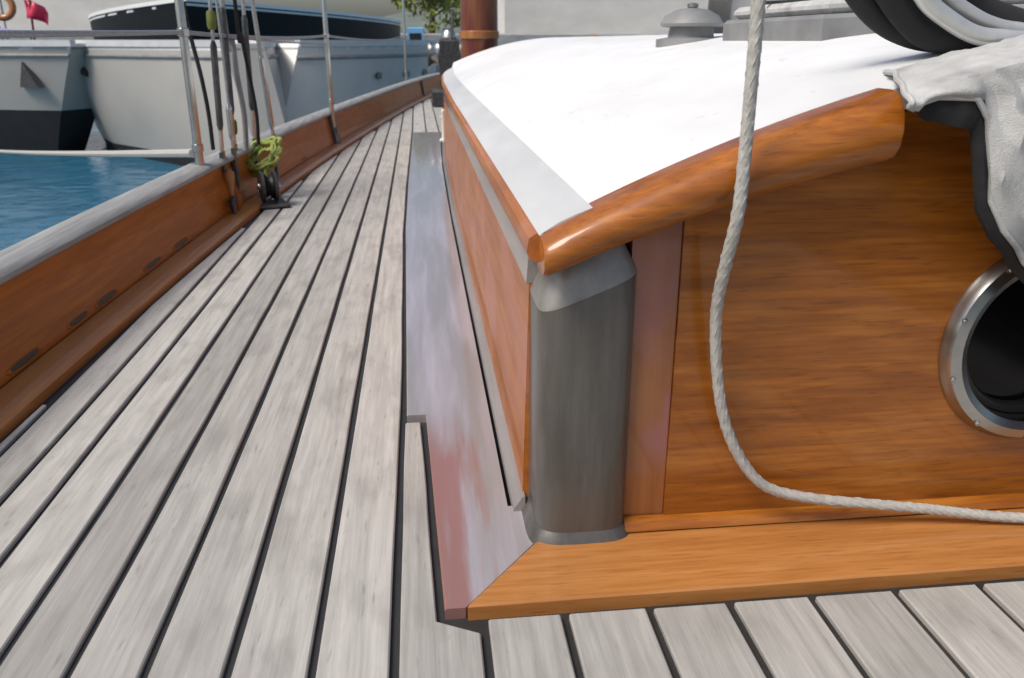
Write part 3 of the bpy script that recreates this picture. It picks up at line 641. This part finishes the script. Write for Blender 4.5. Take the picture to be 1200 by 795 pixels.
def tree(x, y, z, hgt, rad, label, n=900, seed=1):
    rnd = random.Random(seed); r = empty('tree', (x, y, z))
    m = MB(); m.tube([(0, 0, 0), (0.05, 0, hgt * 0.25), (0.0, 0.05, hgt * 0.5), (0.1, 0, hgt * 0.8)], [0.16, 0.12, 0.09, 0.03], 8)
    for k in range(6):
        q = k * 1.1; m.tube([(0, 0, hgt * (0.2 + 0.07 * k)), (math.cos(q) * rad * .4, math.sin(q) * rad * .4, hgt * (0.35 + .07 * k)), (math.cos(q) * rad * .75, math.sin(q) * rad * .75, hgt * (0.4 + .08 * k))], [0.06, 0.04, 0.015], 6)
    m.build('trunk', 'bark', r, True)
    cl = [(rnd.uniform(-1, 1) * rad * .7, rnd.uniform(-1, 1) * rad * .7, hgt * rnd.uniform(.15, .95), rad * rnd.uniform(.25, .5)) for _ in range(22)]
    b_ = bmesh.new()
    for _ in range(n):
        c = rnd.choice(cl); d = Vector((rnd.gauss(0, 1), rnd.gauss(0, 1), rnd.gauss(0, 1))).normalized() * c[3] * rnd.uniform(.5, 1)
        p = Vector(c[:3]) + d; s = rnd.uniform(.10, .2)
        u = Vector((rnd.gauss(0, 1), rnd.gauss(0, 1), rnd.gauss(0, 1))).normalized(); v = u.orthogonal().normalized()
        b_.faces.new([b_.verts.new(p + u * s), b_.verts.new(p + v * s * .55), b_.verts.new(p - u * s), b_.verts.new(p - v * s * .55)])
    me = bpy.data.meshes.new('crown'); b_.to_mesh(me); b_.free(); me.materials.append(M['leaf']); link('crown', me, r)
    return tag(r, label, 'tree')
tree(0.75, 40, 0.75, 3.6, 2.2, 'leafy yellow green tree on the quay left of the mast', 2600, 3)
bb = empty('blue_bin', (-0.02, 35.0, 0.75))
bb.location = (0.0, 33.4, -0.8)
# a moored blue workboat wheelhouse on the water in front of the quay
bb.name = 'blue_workboat'
MB().rings([[(-.32, -1.2, 0), (.32, -1.2, 0), (.32, 1.2, 0), (0, 1.9, 0), (-.32, 1.2, 0)], [(-.42, -1.3, .55), (.42, -1.3, .55), (.42, 1.2, .55), (0, 2.2, .65), (-.42, 1.2, .55)]]).build('hull', 'gunwale', bb)
MB().box(-.30, .30, -0.8, .3, .551, 1.75, .03).build('wheelhouse', 'blue', bb)
MB().box(-.22, .22, -.815, -.795, 1.2, 1.55).build('window', 'window', bb)
tag(bb, 'small light blue workboat seen past the farthest stanchion', 'boat')

# ------------------------------------------------------------------ neighbouring yachts
def yacht(name, loc, heading, L, B, label, hull='yacht_hull', fb=1.3, rise=0.15, stern_rake=0.6, bow_over=0.7, stern_w=0.55, boot=0.10, wl_flare=0.3, cabin=True, gun='nosing', cat='yacht'):
    """heading: direction of the bow in degrees clockwise from +Y; origin at the waterline amidships"""
    r = empty(name, loc, -R(heading)); NT, NS = 18, 8
    def hb(t): 
        bow = max(0.0, 1 - max(0, (t - 0.45) / 0.55) ** 2.1); st = stern_w + (1 - stern_w) * min(1, t / 0.45) ** 0.8
        return B / 2 * bow * st
    def sheer(t): return fb + rise * (2 * t - 0.8) ** 2
    def P(t, s, sd):   # s 0 sheer .. 1 waterline .. 1.3 keel
        z = sheer(t) * (1 - s); 
        x = hb(t) * (1 - wl_flare * max(0, s) ** 2.2)
        y = L * (t - 0.5) + (stern_rake * (1 - t) ** 3 * (1 - s)) + bow_over * t ** 3 * (1 - s)
        return Vector((sd * max(0.004, x), y, z))
    sb = 1 - boot / fb
    for nm, s0, s1, mt in (('topsides', 0.0, sb, hull), ('bottom', sb, 1.25, 'antifoul')):
        m = MB(); rg = []
        for k in range(NT + 1):
            t = k / NT; a = [P(t, s0 + (s1 - s0) * q / NS, -1) for q in range(NS + 1)]; b_ = [P(t, s0 + (s1 - s0) * q / NS, 1) for q in range(NS, -1, -1)]
            rg.append(a + b_)
        m.rings(rg); m.build(nm, mt, r, True)
    m = MB(); rg = []
    for k in range(NT + 1):
        t = k / NT; p, q = P(t, 0, -1), P(t, 0, 1); w_ = 0.05
        rg.append([p + Vector((-0.02, 0, -0.03)), p + Vector((-.02, 0, 0.04)), p + Vector((min(w_, q.x), 0, 0.04)), p + Vector((min(w_, q.x), 0, 0.003)), q + Vector((-min(w_, q.x), 0, 0.003)), q + Vector((-min(w_, q.x), 0, 0.04)), q + Vector((.02, 0, 0.04)), q + Vector((.02, 0, -0.03))])
    m.rings(rg); m.build('gunwale', gun, r)
    m = MB(); m.rings([[P(k / NT, 0.03, -1) for k in range(NT + 1)] + [P(k / NT, 0.03, 1) for k in range(NT, -1, -1)], [P(k / NT, 0.05, -1) for k in range(NT + 1)] + [P(k / NT, 0.05, 1) for k in range(NT, -1, -1)]]); m.build('deck', gun, r)
    if cabin:
        m = MB(); w_ = B * 0.27; z0 = fb + 0.003
        m.rings([[(-w_, -L * .22, z0), (w_, -L * .22, z0), (w_ * .7, L * .2, z0), (-w_ * .7, L * .2, z0)], [(-w_ * .88, -L * .2, z0 + .42), (w_ * .88, -L * .2, z0 + .42), (w_ * .55, L * .14, z0 + .36), (-w_ * .55, L * .14, z0 + .36)]])
        cb = m.build('cabin', 'gunwale', r)
        for sd in (-1, 1):
            m = MB(); a = Vector((sd * w_ * .955, -L * .17, z0 + .14)); b_ = Vector((sd * w_ * .72, L * .1, z0 + .14)); c = Vector((sd * w_ * .66, L * .085, z0 + .3)); d = Vector((sd * w_ * .905, -L * .165, z0 + .3)); o = Vector((sd * .02, 0, 0))
            m.rings([[a - o, b_ - o, c - o, d - o], [a + o, b_ + o, c + o, d + o]]); m.build('window', 'window', cb)
    return r, P, sheer
FB = 1.265
def at_heading(stern, hd, L): return (stern[0] + math.sin(R(hd)) * L / 2, stern[1] + math.cos(R(hd)) * L / 2, -0.8)
GY = 'yachts moored across the water'
ya, PA, _ = yacht('moored_yacht', at_heading((-1.40, 8.55), -30, 6.5), -30, 6.5, 2.3, '', 'yacht_hull_pale', FB, 0.0, 0.7, 0.2, 0.18, 0.13, 0.22, cabin=False)
tag(ya, 'pale grey yacht hull with dark waterline moored left of the shrouds', 'yacht', GY)
yd, PD, _ = yacht('moored_yacht', at_heading((-4.3, 10.9), -58, 7.5), -58, 7.5, 2.2, '', 'yacht_hull_pale', FB, 0.0, -0.7, 0.3, 0.25, 0.52, 0.3, cabin=False)
tag(yd, 'pale grey yacht with a deep black bottom at the far left edge', 'yacht', GY)
yb, PB, _ = yacht('moored_yacht', at_heading((-1.72, 9.24), 19, 5.8), 19, 5.8, 1.7, '', 'yacht_hull', FB, 0.0, 0.8, 0.2, 0.2, 0.10, 0.15, cabin=False)
tag(yb, 'mid grey yacht hull moored right of the shrouds behind the bulwark', 'yacht', GY)
yc, PC, _ = yacht('moored_yacht', (-4.5, 25.5, -0.8), 178, 16, 8.2, '', 'dark_hull', 1.78, 0.16, 0.3, 0.6, 0.8, 0.2, 0.1, gun='gunwale', cabin=False)
tag(yc, 'large black hulled yacht with white gunwale behind the grey ones', 'yacht', GY)
# fairlead and hanging anchor on the pale yacht's bow quarter
def on_hull(P, t, s, sd, out=0.01):
    p = P(t, s, sd); return p + Vector((sd * out, 0, 0))
p = on_hull(PA, 0.50, 0.10, -1); q = on_hull(PA, 0.43, 0.27, -1)
MB().tube([p, p.lerp(q, 0.2), p.lerp(q, 0.8), q], [0.02, 0.06, 0.06, 0.03], 10).build('fairlead', 'black', ya, True)
p = on_hull(PD, 0.05, 0.22, -1, 0.03); 
m = MB(); m.rings([[p + Vector((-.02, -.16, -.2)), p + Vector((-.02, .16, -.2)), p + Vector((-.02, .05, .08))], [p + Vector((.06, -.16, -.2)), p + Vector((.06, .16, -.2)), p + Vector((.06, .05, .08))]]); m.build('anchor_fluke', 'dark_metal', yd)
p = on_hull(PD, 0.22, 0.5, -1, 0.0)
MB().lathe([(0.06, -0.02), (0.06, 0.02), (0.045, 0.025)], p, 14, 'x').build('vent', 'dark_metal', yd, True)
def rail(P, r, s0, name, mt, t0=0.0, t1=0.95):
    for sd in (-1, 1): MB().tube([P(t0 + (t1 - t0) * k / 20, s0, sd) + Vector((sd * 0.004, 0, 0)) for k in range(21)], 0.022, 8).build(name, mt, r, True)
rail(PA, ya, 0.10, 'rub_rail', 'hatch'); rail(PB, yb, 0.12, 'rub_rail', 'hatch'); rail(PD, yd, 0.10, 'rub_rail', 'hatch')
for k in range(5):
    t = 0.18 + 0.13 * k; p = PB(t, 0.0, -1)
for (P, r) in ((PA, ya), (PB, yb)):
    for sd in (-1, 1):
        for t in (0.30, 0.42, 0.54):
            p = P(t, 0.30, sd) + Vector((sd * 0.004, 0, 0)); rr = []
            for dx in (-0.012, 0.012): rr.append([p + Vector((dx, 0.10 * math.cos(2 * math.pi * a / 16), 0.042 * math.sin(2 * math.pi * a / 16))) for a in range(16)])
            if r is yb and sd == 1: MB().rings(rr).build('portlight', 'window', r)
# ensign, lifebuoy and rolled cover on the far left yacht
en = empty('ensign', (-5.75, 13.9, 0.45))
MB().tube([(0, 0, -0.3), (0.12, 0, 1.6)], 0.018, 8).build('staff', 'maroon', en, True)
m = MB(); rg = []
for i in range(12):
    u = i / 11; rg.append([(0.03 + 0.30 * u * (1 if k else .9) - .06, 0.05 * math.sin(u * 7 + k), 0.62 - 0.26 * k / 3 - 0.10 * u * u) for k in range(4)])
m.rings(rg, False, False); fl = m.build('flag', 'red', en, True); fl.modifiers.new('thickness', 'SOLIDIFY').thickness = 0.006
tag(en, 'small red flag on a dark staff above the far left yacht', 'flag')
lb = empty('lifebuoy', (-6.15, 14.0, 0.98)); m = MB(); rg = []
for i in range(24):
    a = 2 * math.pi * i / 24; rg.append([((0.16 + 0.05 * math.cos(b_)) * math.cos(a), 0.05 * math.sin(b_), (0.16 + 0.05 * math.cos(b_)) * math.sin(a)) for b_ in [2 * math.pi * k / 10 for k in range(10)]])
m.rings(rg + [rg[0]], True, False); m.build('ring', 'orange', lb, True)
MB().tube([(-0.02, 0.05, -0.62), (-0.02, 0.05, 0.3)], 0.015, 8).build('bracket', 'steel', lb, True)
tag(lb, 'orange lifebuoy on a post at the top left corner beside the red flag', 'lifebuoy')
rc = empty('rolled_cover', (-5.95, 13.5, 0.60)); m = MB()
m.tube([(-0.55, 0, 0), (-0.3, 0, 0.02), (0, 0, 0), (0.22, 0, -0.01)], [0.05, 0.075, 0.07, 0.04], 12); m.build('cloth', 'lavender', rc, True)
MB().tube([(-0.05, -0.0, 0.085), (-0.05, -0.08, 0), (-0.05, 0, -0.085)], 0.008, 6).build('tie', 'black', rc, True)
tag(rc, 'lavender blue rolled cover lying along the far left yacht rail', 'cover')
fe = empty('fender', (-5.4, 13.0, 0.36)); MB().lathe([(0.02, 0.13), (0.07, 0.10), (0.085, 0.0), (0.07, -0.12), (0.02, -0.15)], n=14).build('body', 'lavender', fe, True)
MB().tube([(0, 0, 0.12), (0, 0, 0.26)], 0.012, 6).build('lanyard', 'black', fe, True)
tag(fe, 'lavender fender hanging between the two pale yachts on the left', 'fender')
